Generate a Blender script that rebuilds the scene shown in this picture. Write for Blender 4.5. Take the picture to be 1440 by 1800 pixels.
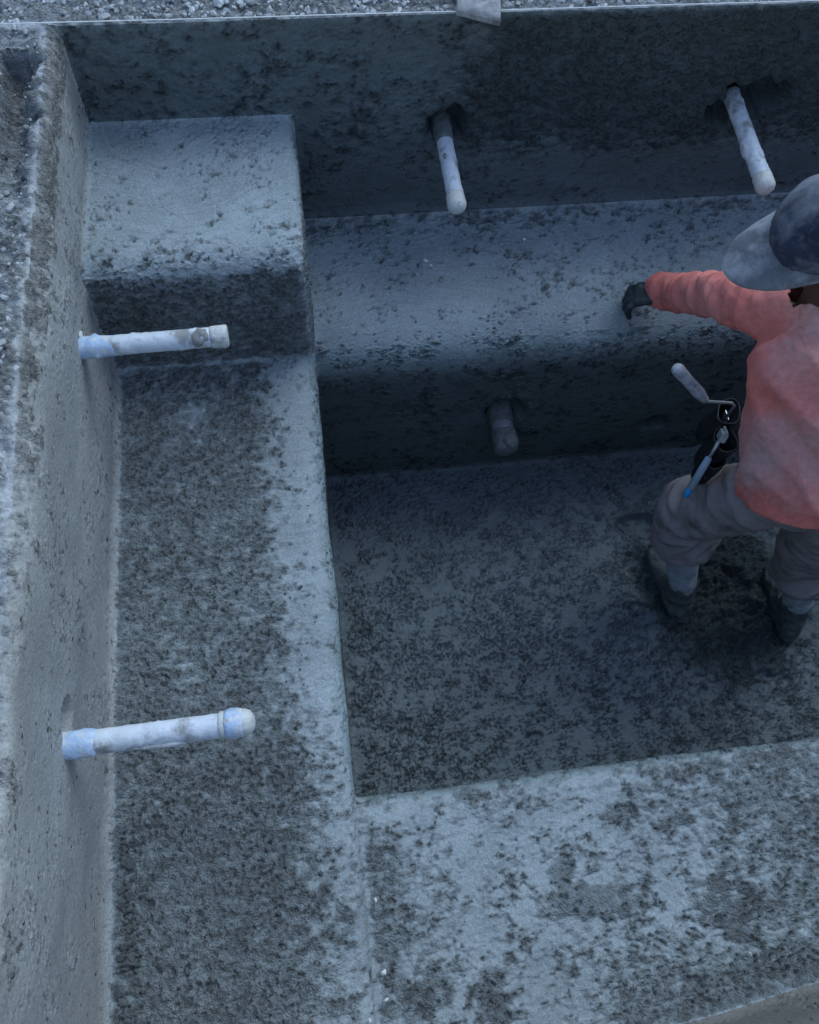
import bpy, bmesh, math, random
import numpy as np
from mathutils import Vector, Matrix, Euler

S = bpy.context.scene
for o in list(bpy.data.objects): bpy.data.objects.remove(o)
C = S.collection
rng = np.random.default_rng(11)
random.seed(5)

# ------------------------------------------------------------------ camera
cam_d = bpy.data.cameras.new('camera'); cam = bpy.data.objects.new('camera', cam_d); C.objects.link(cam)
cam_d.sensor_fit = 'HORIZONTAL'; cam_d.sensor_width = 36.0; cam_d.lens = 36.0*1490.8/1440.0
cam_d.clip_start = 0.05; cam_d.clip_end = 500
cam.matrix_world = (Matrix.Translation((-0.0171, -1.8981, 2.0049)) @ Matrix.Rotation(-0.2471, 4, 'Z')
                    @ Matrix.Rotation(0.4293, 4, 'X') @ Matrix.Rotation(0.1342, 4, 'Z'))
S.camera = cam
S.cycles.max_bounces = 5; S.cycles.diffuse_bounces = 3; S.cycles.glossy_bounces = 2

# ------------------------------------------------------------------ light
SUN_EL, SUN_AZ = math.radians(50), math.radians(36)      # azimuth measured from +Y towards +X
W = bpy.data.worlds.new('World'); S.world = W; W.use_nodes = True
wn = W.node_tree; wn.nodes.clear()
sky = wn.nodes.new('ShaderNodeTexSky'); sky.sky_type = 'NISHITA'; sky.sun_disc = False
sky.sun_elevation = SUN_EL; sky.sun_rotation = SUN_AZ; sky.air_density = 1.0; sky.dust_density = 0.6; sky.ozone_density = 0.8
bg = wn.nodes.new('ShaderNodeBackground'); bg.inputs['Strength'].default_value = 0.13
wo = wn.nodes.new('ShaderNodeOutputWorld')
wn.links.new(sky.outputs[0], bg.inputs[0]); wn.links.new(bg.outputs[0], wo.inputs[0])
sl = bpy.data.lights.new('sun', 'SUN'); sl.energy = 0.9; sl.angle = math.radians(44); sl.color = (0.70, 0.90, 1.0)
sun = bpy.data.objects.new('sun', sl); C.objects.link(sun)
sd = Vector((math.sin(SUN_AZ)*math.cos(SUN_EL), math.cos(SUN_AZ)*math.cos(SUN_EL), math.sin(SUN_EL)))
sun.rotation_euler = sd.to_track_quat('Z', 'Y').to_euler(); sun.location = (1, 6, 8)
S.view_settings.view_transform = 'Standard'; S.view_settings.look = 'None'
S.view_settings.exposure = 0.66; S.view_settings.gamma = 1.0; S.view_settings.use_curve_mapping = False

# ------------------------------------------------------------------ numpy helpers
_perm = rng.permutation(256); _perm = np.concatenate([_perm, _perm, _perm[:2]]).astype(np.int32)
_g = rng.normal(size=(256, 3)); _g /= np.linalg.norm(_g, axis=1)[:, None]; _g = _g.astype(np.float32)
def pn(p):
    """3-D gradient noise, about -1..1"""
    p = np.asarray(p, dtype=np.float32)
    i = np.floor(p).astype(np.int32); f = p - i; i &= 255
    u = f*f*f*(f*(f*6-15)+10)
    x0, y0, z0 = i[:, 0], i[:, 1], i[:, 2]
    def gr(dx, dy, dz):
        h = _perm[_perm[_perm[x0+dx]+y0+dy]+z0+dz]; g = _g[h]
        return g[:, 0]*(f[:, 0]-dx)+g[:, 1]*(f[:, 1]-dy)+g[:, 2]*(f[:, 2]-dz)
    a = gr(0,0,0); b = gr(1,0,0); a = a+(b-a)*u[:, 0]
    c = gr(0,1,0); d = gr(1,1,0); c = c+(d-c)*u[:, 0]; a = a+(c-a)*u[:, 1]
    e = gr(0,0,1); b = gr(1,0,1); e = e+(b-e)*u[:, 0]
    c = gr(0,1,1); d = gr(1,1,1); c = c+(d-c)*u[:, 0]; e = e+(c-e)*u[:, 1]
    return (a+(e-a)*u[:, 2])*1.6
def ss(a, b, x):
    t = np.clip((x-a)/(b-a), 0, 1); return t*t*(3-2*t)
def smin(a, b, k):
    h = np.clip(0.5+0.5*(b-a)/k, 0, 1); return b+(a-b)*h-k*h*(1-h)
def smax(a, b, k): return -smin(-a, -b, k)

# ------------------------------------------------------------------ materials
def mat(name):
    m = bpy.data.materials.new(name); m.use_nodes = True
    nt = m.node_tree; return m, nt, nt.nodes['Principled BSDF']
def nd(nt, t, **kw):
    n = nt.nodes.new(t)
    for k, v in kw.items():
        if k in n.inputs: n.inputs[k].default_value = v
        else: setattr(n, k, v)
    return n
def noise(nt, vec, scale, detail=4, rough=0.55, dist=0.0):
    n = nd(nt, 'ShaderNodeTexNoise', Scale=scale, Detail=detail, Roughness=rough, Distortion=dist)
    nt.links.new(vec, n.inputs['Vector']); return n.outputs['Fac']
def ramp(nt, fac, stops):
    r = nt.nodes.new('ShaderNodeValToRGB'); nt.links.new(fac, r.inputs[0])
    e = r.color_ramp.elements
    while len(e) < len(stops): e.new(0.5)
    for q, (p, c) in zip(e, stops):
        q.position = p; q.color = (c, c, c, 1) if isinstance(c, (int, float)) else (*c, 1)
    return r.outputs[0]
def mix(nt, fac, a, b, mode='MIX'):
    n = nt.nodes.new('ShaderNodeMix'); n.data_type = 'RGBA'; n.blend_type = mode
    for v, s in ((fac, 0), (a, 6), (b, 7)):
        if hasattr(v, 'node'): nt.links.new(v, n.inputs[s])
        else: n.inputs[s].default_value = v if s == 0 else (*v, 1)
    return n.outputs[2]
def bump(nt, bsdf, h, strength, dist):
    b = nd(nt, 'ShaderNodeBump', Strength=strength, Distance=dist); nt.links.new(h, b.inputs['Height'])
    nt.links.new(b.outputs[0], bsdf.inputs['Normal'])
def objco(nt): return nt.nodes.new('ShaderNodeTexCoord').outputs['Object']

def concrete(name, pale, raw, roughv=0.62):
    """trowelled cement skin (pale) broken to raw damp aggregate (raw) where the 'rough' attribute says so"""
    m, nt, b = mat(name); co = objco(nt)
    at = nt.nodes.new('ShaderNodeAttribute'); at.attribute_name = 'rough'
    tn = nt.nodes.new('ShaderNodeAttribute'); tn.attribute_name = 'tone'
    n3 = noise(nt, co, 190, 2, 0.75)
    col = mix(nt, at.outputs['Fac'], pale, raw)
    col = mix(nt, 1.0, col, tn.outputs['Color'], 'MULTIPLY')
    col = mix(nt, 1.0, col, ramp(nt, n3, [(0.26, 0.72), (0.5, 1.0), (0.74, 1.25)]), 'MULTIPLY')
    nt.links.new(col, b.inputs['Base Color'])
    b.inputs['Roughness'].default_value = roughv
    b.inputs['Specular IOR Level'].default_value = 0.35
    hm_ = mix(nt, 1.0, n3, ramp(nt, at.outputs['Fac'], [(0.05, 0.12), (0.7, 1.0)]), 'MULTIPLY')
    bump(nt, b, hm_, 1.0, 0.016)
    return m
M = {}
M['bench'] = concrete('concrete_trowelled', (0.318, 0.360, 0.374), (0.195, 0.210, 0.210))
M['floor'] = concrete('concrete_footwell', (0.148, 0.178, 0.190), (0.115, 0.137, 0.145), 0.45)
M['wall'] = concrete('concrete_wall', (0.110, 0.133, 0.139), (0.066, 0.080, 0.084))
M['lwall'] = concrete('concrete_pale_wall', (0.355, 0.355, 0.338), (0.215, 0.213, 0.202))
M['ground'] = concrete('gunite_rebound_ground', (0.40, 0.415, 0.42), (0.24, 0.245, 0.245), 0.8)

def simple(name, c, r=0.6, var=0.25, scale=30, bs=0.0, bscale=200, dirt=None, dirt_at=(0.5, 0.65), dscale=14, spec=0.4):
    m, nt, b = mat(name); co = objco(nt)
    n = noise(nt, co, scale, 4, 0.6)
    col = mix(nt, 1.0, c, ramp(nt, n, [(0.3, 1-var), (0.7, 1+var)]), 'MULTIPLY')
    if dirt:
        d = noise(nt, co, dscale, 6, 0.65)
        col = mix(nt, ramp(nt, d, [(dirt_at[0], 0.0), (dirt_at[1], 1.0)]), col, dirt)
    nt.links.new(col, b.inputs['Base Color']); b.inputs['Roughness'].default_value = r
    b.inputs['Specular IOR Level'].default_value = spec
    if bs: bump(nt, b, noise(nt, co, bscale, 4, 0.6), bs, 0.004)
    return m
M['pvc'] = simple('pvc_cement_smeared', (0.72, 0.76, 0.82), 0.42, 0.1, 40, 0.35, 90, (0.34, 0.34, 0.33), (0.51, 0.63), 22)
M['pvc_tape'] = simple('pvc_taped_cap', (0.66, 0.66, 0.62), 0.5, 0.12, 60, 0.6, 130, (0.40, 0.39, 0.36), (0.55, 0.66), 40)
M['pvc_blue'] = simple('pvc_blue_collar', (0.50, 0.64, 0.84), 0.45, 0.15, 60, 0.5, 110, (0.70, 0.72, 0.74), (0.5, 0.6), 45)
M['splat'] = simple('cement_splatter', (0.30, 0.295, 0.28), 0.8, 0.3, 60, 0.8, 160)
M['splat_pale'] = simple('cement_splatter_pale', (0.55, 0.56, 0.57), 0.75, 0.25, 60, 0.7, 160)
M['mudpipe'] = simple('pipe_caked_concrete', (0.15, 0.162, 0.166), 0.75, 0.3, 60, 0.9, 120)
M['steelpipe'] = simple('pipe_grey', (0.27, 0.29, 0.30), 0.4, 0.2, 50, 0.4, 120, (0.2, 0.2, 0.2), (0.5, 0.62), 25)
M['string'] = simple('mason_line_white', (0.85, 0.85, 0.83), 0.7, 0.15, 30)
M['board'] = simple('cement_smeared_board', (0.30, 0.30, 0.305), 0.8, 0.35, 35, 0.6, 90, (0.15, 0.145, 0.14), (0.52, 0.64), 22)
M['pebble'] = simple('gravel_pebble', (0.42, 0.43, 0.43), 0.8, 0.55, 14, 0.5, 150)
M['chip'] = simple('white_chip', (0.80, 0.80, 0.76), 0.6, 0.1, 60)
M['crumb'] = simple('concrete_crumb', (0.10, 0.108, 0.112), 0.8, 0.35, 40, 0.8, 150)
M['skin'] = simple('skin_brown', (0.075, 0.042, 0.031), 0.5, 0.12, 40, 0.2, 300)
M['hair'] = simple('hair_black', (0.015, 0.013, 0.012), 0.5, 0.2, 90, 0.5, 300)
M['eye'] = simple('eye_white', (0.7, 0.68, 0.65), 0.2, 0.05, 40)
M['iris'] = simple('eye_iris', (0.03, 0.018, 0.012), 0.15, 0.05, 40)
M['glove'] = simple('glove_dark_rubber', (0.030, 0.044, 0.050), 0.55, 0.3, 50, 0.3, 120, (0.16, 0.18, 0.19), (0.58, 0.75), 26)
M['trouser'] = simple('trouser_taupe_canvas', (0.30, 0.262, 0.262), 0.9, 0.2, 14, 0.35, 420, (0.10, 0.09, 0.088), (0.54, 0.74), 8, 0.2)
M['leather'] = simple('pouch_black_leather', (0.014, 0.015, 0.017), 0.55, 0.3, 40, 0.4, 150, (0.09, 0.095, 0.1), (0.60, 0.74), 30)
M['leather_edge'] = simple('pouch_worn_edge', (0.055, 0.062, 0.066), 0.7, 0.4, 60, 0.4, 150)
M['grip'] = simple('trowel_grip_grey', (0.42, 0.43, 0.46), 0.7, 0.2, 60, 0.4, 160, (0.24, 0.24, 0.25), (0.52, 0.66), 40)
M['steel'] = simple('tool_steel', (0.50, 0.54, 0.57), 0.38, 0.2, 70, 0.2, 120)
M['steel'].node_tree.nodes['Principled BSDF'].inputs['Metallic'].default_value = 0.6
M['bluegrip'] = simple('tool_grip_blue', (0.03, 0.24, 0.50), 0.5, 0.2, 40)
M['greygrip'] = simple('tool_grip_worn_blue_grey', (0.32, 0.44, 0.54), 0.6, 0.2, 50, 0.4, 160, (0.42, 0.45, 0.47), (0.5, 0.62), 40)
M['cap_crown'] = simple('cap_navy_cotton', (0.030, 0.038, 0.066), 0.9, 0.3, 12, 0.35, 420, (0.22, 0.24, 0.28), (0.44, 0.66), 7, 0.2)
M['cap_brim'] = simple('cap_brim_dusty', (0.13, 0.14, 0.165), 0.9, 0.25, 20, 0.35, 420, (0.33, 0.35, 0.39), (0.46, 0.66), 11, 0.2)
M['boot'] = None

def make_shirt():
    m, nt, b = mat('shirt_salmon_red_cotton'); co = objco(nt)
    d = nt.nodes.new('ShaderNodeAttribute'); d.attribute_name = 'dust'; d = d.outputs['Fac']
    col = mix(nt, d, (0.80, 0.225, 0.185), (0.66, 0.40, 0.375))
    col = mix(nt, 1.0, col, ramp(nt, noise(nt, co, 60, 4, 0.6), [(0.3, 0.86), (0.7, 1.12)]), 'MULTIPLY')
    nt.links.new(col, b.inputs['Base Color']); b.inputs['Roughness'].default_value = 0.92
    b.inputs['Specular IOR Level'].default_value = 0.15
    bump(nt, b, mix(nt, 0.25, noise(nt, co, 22, 5, 0.62, 0.6), noise(nt, co, 600, 2, 0.6)), 0.55, 0.016)
    return m
M['shirt'] = make_shirt()
def make_boot():
    m, nt, b = mat('boot_rubber_caked'); co = objco(nt)
    sx = nt.nodes.new('ShaderNodeSeparateXYZ'); nt.links.new(co, sx.inputs[0])
    ma = nd(nt, 'ShaderNodeMath', operation='MULTIPLY_ADD'); nt.links.new(noise(nt, co, 26, 4, 0.65), ma.inputs[0])
    ma.inputs[1].default_value = 0.13; nt.links.new(sx.outputs['Z'], ma.inputs[2])
    f = ramp(nt, ma.outputs[0], [(0.200, 1.0), (0.212, 0.0)])
    col = mix(nt, f, (0.40, 0.45, 0.50), (0.10, 0.112, 0.118))
    col = mix(nt, 1.0, col, ramp(nt, noise(nt, co, 70, 5, 0.7), [(0.3, 0.7), (0.7, 1.25)]), 'MULTIPLY')
    nt.links.new(col, b.inputs['Base Color']); b.inputs['Roughness'].default_value = 0.6
    bump(nt, b, noise(nt, co, 120, 5, 0.7), 0.6, 0.006)
    return m
M['boot'] = make_boot()

# ------------------------------------------------------------------ object helpers
def link(name, me, m, parent=None, smooth=True):
    o = bpy.data.objects.new(name, me); C.objects.link(o)
    if m: me.materials.append(M[m] if isinstance(m, str) else m)
    if smooth: me.polygons.foreach_set('use_smooth', np.ones(len(me.polygons), dtype=bool))
    if parent: o.parent = parent
    return o
def from_bm(name, bm, m, parent=None, smooth=True):
    me = bpy.data.meshes.new(name); bm.to_mesh(me); bm.free(); return link(name, me, m, parent, smooth)
def empty(name, loc=(0, 0, 0)):
    o = bpy.data.objects.new(name, None); C.objects.link(o); o.location = loc; o.empty_display_size = 0.1; return o
def tag(o, label=None, cat=None, group=None, kind=None):
    if label: o['label'] = label
    if cat: o['category'] = cat
    if group: o['group'] = group
    if kind: o['kind'] = kind
    return o
def keep_world(o, parent):
    o.parent = parent; o.matrix_parent_inverse = parent.matrix_basis.inverted()

# ------------------------------------------------------------------ the concrete spa shell
WL, HR, HB, HF, B, BN = 0.543, 0.651, 0.382, 0.767, 0.5, 1.682
NBD = 0.036                            # the near bench lies a little lower than the left one
XR, XW = 2.0, 2.5                      # footwell right wall, spa right wall (both out of view)
def ynear(x): return -2.315 + 0.12*x
CAV = [((0.425, 0.0, 0.328), (0.062, 0.07, 0.058)), ((1.300, 0.0, 0.370), (0.100, 0.085, 0.055)), ((1.225, 0.0, 0.335), (0.055, 0.06, 0.05)),
       ((0.622, -0.5, -0.395), (0.078, 0.07, 0.075)), ((1.184, -0.5, -0.568), (0.055, 0.11, 0.046)),
       ((-0.545, -1.525, 0.335), (0.03, 0.045, 0.035)),
       ((1.04, -1.10, -0.767), (0.045, 0.014, 0.025)), ((0.598, -1.496, -0.767), (0.03, 0.012, 0.018)),
       ((1.13, -0.80, -0.767), (0.10, 0.05, 0.045)), ((1.40, -1.12, -0.767), (0.08, 0.13, 0.05)), ((1.08, -0.98, -0.767), (0.055, 0.10, 0.04)),
       ((1.27, -1.02, -0.767), (0.06, 0.08, 0.03)), ((1.15, -1.30, -0.767), (0.06, 0.04, 0.018)), ((1.42, -1.42, -0.767), (0.09, 0.05, 0.022)),
       ((1.33, -0.85, -0.767), (0.07, 0.05, 0.03)), ((0.98, -1.17, -0.767), (0.035, 0.03, 0.008))]
def top_h(x, y):
    nz = np.stack([x, y, 0*x], 1)
    t = ss(-0.546, -0.60, x+0.03*pn(nz/0.06))*ss(-0.645, -0.625, x)*ss(-0.07, -0.09, y)
    fade = 0.075*(1-ss(-0.22, -0.62, y))
    berm = 0.02*ss(-0.66, -0.75, x)
    brk = 0.012*pn(nz/0.05+9)*ss(-0.48, -0.53, x)*ss(-0.02, -0.1, y)
    return HR - t*fade - berm + brk
def phi(p):
    x, y, z = p[:, 0], p[:, 1], p[:, 2]
    th = z-top_h(x, y)
    wall = smin(-y, smin(y-ynear(x), XW-x, 0.06), 0.06)
    wall = smax(wall, th, 0.02)
    lw = smax(x+WL-0.02*ss(0.0, 0.6, z), th, 0.03+0.07*ss(-0.30, -0.75, y)*ss(-1.6, -1.1, y))
    f = smin(lw, wall, 0.022)
    plan_bb = -(y+B); plan_nb = y+BN; plan_rb = XR-x
    bb = smax(plan_bb, z, 0.20)
    ob = smin(smax(x, z, 0.075-0.03*ss(-BN+0.02, -BN-0.12, y)), smax(smin(plan_nb, plan_rb, 0.03), z+NBD, 0.085), 0.006)
    bench = smin(ob, bb, 0.012)
    step = smax(smax(plan_bb, z-HB, 0.085), x, 0.032)
    f = smin(f, bench, 0.05)
    f = smin(f, step, 0.022)
    f = smin(f, z+HF, 0.025)
    return f
def grad(p, e=1e-4):
    g = np.empty((len(p), 3))
    for k in range(3):
        d = np.zeros(3); d[k] = e; g[:, k] = (phi(p+d)-phi(p-d))/(2*e)
    return g
def project(p, it=6):
    p = p.astype(np.float64)
    act = np.arange(len(p))
    for _ in range(it):
        q = p[act]; f = phi(q); sel = np.abs(f) > 2e-5
        act = act[sel]
        if len(act) == 0: break
        q = q[sel]; g = grad(q); l = (g*g).sum(1); l[l < 0.05] = 0.05
        st = -(f[sel]/l)[:, None]*g
        n = np.linalg.norm(st, axis=1); k = np.minimum(1, 0.04/np.maximum(n, 1e-9))
        p[act] = q+st*k[:, None]
    n = grad(p); n /= np.maximum(np.linalg.norm(n, axis=1), 1e-6)[:, None]
    return p, n

def displace(p, n, kind, ed):
    """torn-skin relief of sprayed concrete; returns moved points, the 'rough' mask and the cement's own tone.
    ed is the distance to the edge of the panel: all panels share one relief along their seams"""
    x, y, z = p[:, 0], p[:, 1], p[:, 2]
    w = ss(0.0, 0.025, ed)
    lo = pn(p/0.22); mid = pn(p/0.075+7.3); m9 = pn(p/0.03+3.1)
    st = np.array([0.8, 1.25, 1.25])
    g0 = pn(p*st/0.020+5.5); g1 = pn(p*st/0.0115+1.7); g2 = pn(p/0.0078+9.2); g3 = pn(p/0.0078+61.0)
    feet = 0*x; pinb = 0.0
    depth, lump, ckw = 0.011, 0.0, 0.5
    if kind == 'left_bench':
        bias = 0.14+0.62*ss(-0.05, -0.22, x)+0.2*ss(-1.3, -1.7, y)-0.10*ss(-0.8, -0.5, y); depth = 0.011
    elif kind == 'near_bench':
        pinb = 0.22; bias = 0.33+0.13*pn(p/0.13+81)+0.5*ss(-2.08, -2.2, y)*ss(0.3, 0.8, x) + 0.35*ss(0.14, 0.04, x)*ss(-1.72, -1.85, y)+0.28*ss(0.5, 1.0, x)
    elif kind == 'back_bench': pinb = 0.12; bias = 0.08+0.4*ss(-0.14, -0.02, y)+0.15*np.exp(-((y+0.2)/0.08)**2)
    elif kind == 'step': bias = -0.03+0.3*ss(-0.28, -0.42, y)+0.5*ss(0.7, 0.3, n[:, 2]); pinb = 0.12
    elif kind == 'floor':
        feet = np.exp(-(((x-1.36)/0.27)**2+((y+1.10)/0.30)**2)**2)
        pinb = 0.0; bias = 0.06+0.8*feet+0.12*ss(0.3, 0.05, x)*ss(-0.8, -1.3, y)+0.10*ss(-1.1, -1.5, y); ckw = 1.25; depth = 0.013
    elif kind == 'back_wall': bias = 0.3+0.5*ss(0.3, 0.6, x)*ss(0.16, 0.34, z)-0.2*ss(0.30, 0.1, z)*ss(0.0, 0.1, x); depth = 0.009; lump = 0.006*ss(0.2, 0.55, x+0.4*lo)*ss(0.15, 0.32, z)+0.002
    elif kind == 'left_wall': bias = 0.10+0.65*ss(0.55, 0.63, z)*(1-0.8*ss(-0.9, -1.4, y))+0.12*pn(p/0.3+3); depth = 0.006
    elif kind == 'near_wall': bias = 0.05+0*x
    elif kind == 'ground': bias = 0.7-0.5*ss(-0.9, -1.4, y)*ss(-0.66, -0.60, x); lump = 0.008
    else: bias = 0.25+0*x; ckw = 0.7
    bias = 0.3+(bias-0.3)*w; depth = 0.011+(depth-0.011)*w; ckw = 0.5+(ckw-0.5)*w; lump = lump*w
    rough = ss(0.0, 0.95, bias+0.17*lo+0.17*mid+0.10*m9)
    # torn skin: fractal islands, from pin holes to hand-sized tears
    sz = ss(-0.5, 0.6, pn(p/0.16+51.0))             # size of the tears varies over the surface
    fb = 0.22*mid+(0.30+0.35*sz)*m9+0.55*g0+(1.0-0.45*sz)*g1+(0.75-0.3*sz)*g2
    thr = 0.95-0.70*rough
    torn = ss(thr-0.10, thr+0.22, fb)
    wp = 0.8*np.stack([mid, lo, m9], 1)+0.35*np.stack([g0, g1, g2], 1)
    ck1 = 1-np.abs(pn(p*st/0.030+wp+21.0)); ck2 = 1-np.abs(pn(p*st/0.015+wp+27.0))
    patch = 0.55*mid+0.45*m9+0.4*g0+0.25*g3+0.2*lo
    ck = np.maximum(ss(0.92, 0.975, ck1+0.03*g2), 0.85*ss(0.91, 0.97, ck2+0.03*g3))*ss(0.30-0.60*ckw, 0.85-0.60*ckw, patch)*np.minimum(ckw, 1.15)
    pin = ss(0.33, 0.50, 0.70*g3+0.60*g1+0.25*g0)*ss(-0.10, 0.30, mid+0.6*lo+0.5*m9+0.9*(bias-0.15)+pinb*w)
    rec = np.maximum(np.maximum(torn*(0.4+0.6*ss(-0.3, 0.4, g1)), pin), ck)
    ang = 0.8*pn(p/0.5+71); ca, sa = np.cos(ang), np.sin(ang)       # sweeps of the trowel
    sw = np.stack([(x*ca-(y+z)*sa)/0.16, (x*sa+(y+z)*ca)/0.0085, 0*x], 1)
    sweep = pn(sw+3)*(1-0.7*rough)
    depth = depth*(0.45+0.55*ss(0.0, 0.04, ed))
    d = 0.0003*sweep+0.0055*lo+0.0022*mid+0.006*pn(p/0.6+31)-depth*rec
    d = d+torn*(0.0022*g0+0.0030*g1+0.0020*g3)+(1-torn)*0.0005*(g1+g3)+rough*(0.0045*g1+0.0048*g3+0.0035*g0)
    d = d+rough*0.0045*m9+0.003*pn(p/0.12+23)
    d = d+feet*w*(0.019*pn(p/0.055+4)+0.017*pn(p/0.024+14)+0.010*g1+0.005*g3)+lump*(0.8*m9+0.7*mid+0.3*g0)
    for c, r in CAV:
        q = (p-np.array(c))/np.array(r); i = np.flatnonzero((q*q).sum(1) < 5)
        if len(i) == 0: continue
        k = np.argmax(np.abs(n[i]), 1); q = q[i]; q[np.arange(len(i)), k] = 0
        rr = np.sqrt((q*q).sum(1))+0.22*mid[i]+0.20*m9[i]+0.12*g0[i]
        d[i] -= np.array(r)[k]*ss(1.12, 0.62, rr)
    # colour of the cement itself: raw torn aggregate, cloudy laitance, speckle of sand and paste (1 = the base colours)
    cl = pn(p/0.35+13.0); c2 = pn(p/0.11+17.0); sp_ = 0.6*pn(p/0.0105+33.0)+0.5*pn(p/0.023+40.0)
    stain = 0*x
    if kind == 'near_bench':
        for sx, sy, rx, ry in ((0.50, -1.965, 0.15, 0.05), (0.44, -1.90, 0.035, 0.05), (0.25, -2.12, 0.05, 0.08), (0.60, -1.80, 0.05, 0.02), (0.72, -1.83, 0.06, 0.018), (0.86, -1.86, 0.03, 0.035), (0.80, -2.02, 0.09, 0.08), (0.13, -2.09, 0.05, 0.05)):
            stain = np.maximum(stain, ss(0.25, 0.75, np.exp(-(((x-sx)/rx)**2+((y-sy)/ry)**2))+0.26*mid+0.30*m9+0.24*g0+0.14*g1))
    tone = (1+0.17*cl+0.14*c2+0.13*sweep)*(1+0.36*np.clip(sp_, -1, 1)*(0.2+0.8*rough)*(0.55 if kind in ('back_wall', 'footwell') else 1.0))
    tone = tone*(1-0.12*stain)      # damp patches
    if kind == 'footwell': tone = tone*(1+1.9*ss(-0.17, -0.02, z))   # the rounded lip is trowelled like the bench it belongs to
    tone = tone*(1-0.10*feet)        # churned wet paste round the boots
    return p+n*d[:, None], np.clip(0.38*torn+0.62*ss(0.0, 1.0, rough+0.30*m9+0.30*g0+0.28*g1+0.12*c2)+0.3*feet+0.36*stain, 0, 1), tone

def axis(a, b, st, dense=None):
    """samples a..b with spacing st, coarser outside the dense interval"""
    if dense is None: return np.linspace(a, b, max(2, int(round((b-a)/st))+1))
    out = []
    for lo_, hi_, s in ((a, dense[0], 0.03), (dense[0], dense[1], st), (dense[1], b, 0.03)):
        lo_ = max(lo_, a); hi_ = min(hi_, b)
        if hi_-lo_ > 1e-6: out.append(np.linspace(lo_, hi_, max(2, int(round((hi_-lo_)/s))+1)))
    return np.unique(np.concatenate(out).round(7))
ST = 0.0036
XL = axis(-WL, 0, ST); XF = axis(0, XR, ST, (0, 1.93)); XA = axis(0, XW, ST, (0, 1.78))
YB = axis(-B, 0, ST); YF = axis(-BN, -B, ST)
ZF = axis(-HF, 0, ST); ZS = axis(0, HB, ST); ZT = axis(HB, HR, ST)

def grid(us, vs, fn, skip=''):
    """skip names the sides (u0 u1 v0 v1) that run on into the next grid of the same part"""
    U, V = np.meshgrid(us, vs, indexing='ij'); pts = fn(U.ravel(), V.ravel())
    nu, nv = len(us), len(vs)
    idx = np.arange(nu*nv).reshape(nu, nv)
    q = np.stack([idx[:-1, :-1], idx[1:, :-1], idx[1:, 1:], idx[:-1, 1:]], -1).reshape(-1, 4)
    P = np.stack(pts, 1); G = P.reshape(nu, nv, 3)
    nrm = lambda v: np.sqrt((v*v).sum(-1))
    ed = np.full((nu, nv), 9.0)
    for nm, e in (('u0', G[:1]), ('u1', G[-1:]), ('v0', G[:, :1]), ('v1', G[:, -1:])):
        if nm not in skip: ed = np.minimum(ed, nrm(G-e))
    return P, q, ed.ravel()
def shell_part(name, kind, m, grids, parent, post=None, sdf=True):
    P, Q, E_, off = [], [], [], 0
    for pts, q, ed in grids:
        P.append(pts); Q.append(q+off); E_.append(ed); off += len(pts)
    P = np.concatenate(P); Q = np.concatenate(Q)
    p, n = project(P)
    # flip faces so their normals agree with the field
    a, b_, c = p[Q[:, 0]], p[Q[:, 1]], p[Q[:, 2]]
    fl = (np.cross(b_-a, c-a)*n[Q[:, 0]]).sum(1) < 0
    Q[fl] = Q[fl][:, ::-1]
    p, r, tone = displace(p, n, kind, np.concatenate(E_))
    me = bpy.data.meshes.new(name)
    me.vertices.add(len(p)); me.vertices.foreach_set('co', p.astype(np.float32).ravel())
    me.loops.add(Q.size); me.loops.foreach_set('vertex_index', Q.astype(np.int32).ravel())
    me.polygons.add(len(Q)); me.polygons.foreach_set('loop_start', np.arange(0, Q.size, 4, dtype=np.int32))
    me.update(calc_edges=True)
    at = me.attributes.new('rough', 'FLOAT', 'POINT'); at.data.foreach_set('value', r.astype(np.float32))
    at = me.attributes.new('tone', 'FLOAT', 'POINT'); at.data.foreach_set('value', tone.astype(np.float32))
    return link(name, me, m, parent)

spa = empty('spa_shell', (0.9, -1.1, -HF))
tag(spa, 'raw sprayed grey concrete spa shell with stepped benches and a sunken footwell', 'spa shell')
spa_inv = Matrix.Translation((-0.9, 1.1, HF))
def sp(*a):
    o = shell_part(*a, spa); o.matrix_parent_inverse = spa_inv; return o
c_ = lambda v, U: np.full_like(U, v)
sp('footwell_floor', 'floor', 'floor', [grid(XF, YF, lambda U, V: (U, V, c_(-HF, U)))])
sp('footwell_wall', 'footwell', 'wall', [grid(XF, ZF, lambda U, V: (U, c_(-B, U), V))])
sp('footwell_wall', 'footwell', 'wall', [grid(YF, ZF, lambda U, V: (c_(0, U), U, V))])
sp('footwell_wall', 'footwell', 'wall', [grid(XA[XA <= XR], axis(-HF, -NBD, 0.012), lambda U, V: (U, c_(-BN, U), V))])
sp('footwell_wall', 'footwell', 'wall', [grid(axis(-BN, -B, 0.012), axis(-HF, -NBD, 0.012), lambda U, V: (c_(XR, U), U, V))])
sp('back_bench', 'back_bench', 'bench', [grid(XA, YB, lambda U, V: (U, V, c_(0, U)))])
VL = axis(0, 1, ST/0.6)
YL = axis(-BN, -B, ST)
sp('left_bench', 'left_bench', 'bench', [grid(XL, YL, lambda U, V: (U, V, c_(0, U)), 'v0'),
                                         grid(XL, VL, lambda U, V: (U, ynear(U)+(-BN-ynear(U))*V, c_(0, U)), 'v1'),
                                         grid(VL, axis(-NBD, 0, ST), lambda U, V: (c_(0, U), ynear(0.0)+(-BN-ynear(0.0))*U, V))])
sp('near_bench', 'near_bench', 'bench', [grid(XA, VL, lambda U, V: (U, ynear(U)+(-BN-ynear(U))*V, c_(-NBD, U)))])
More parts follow.
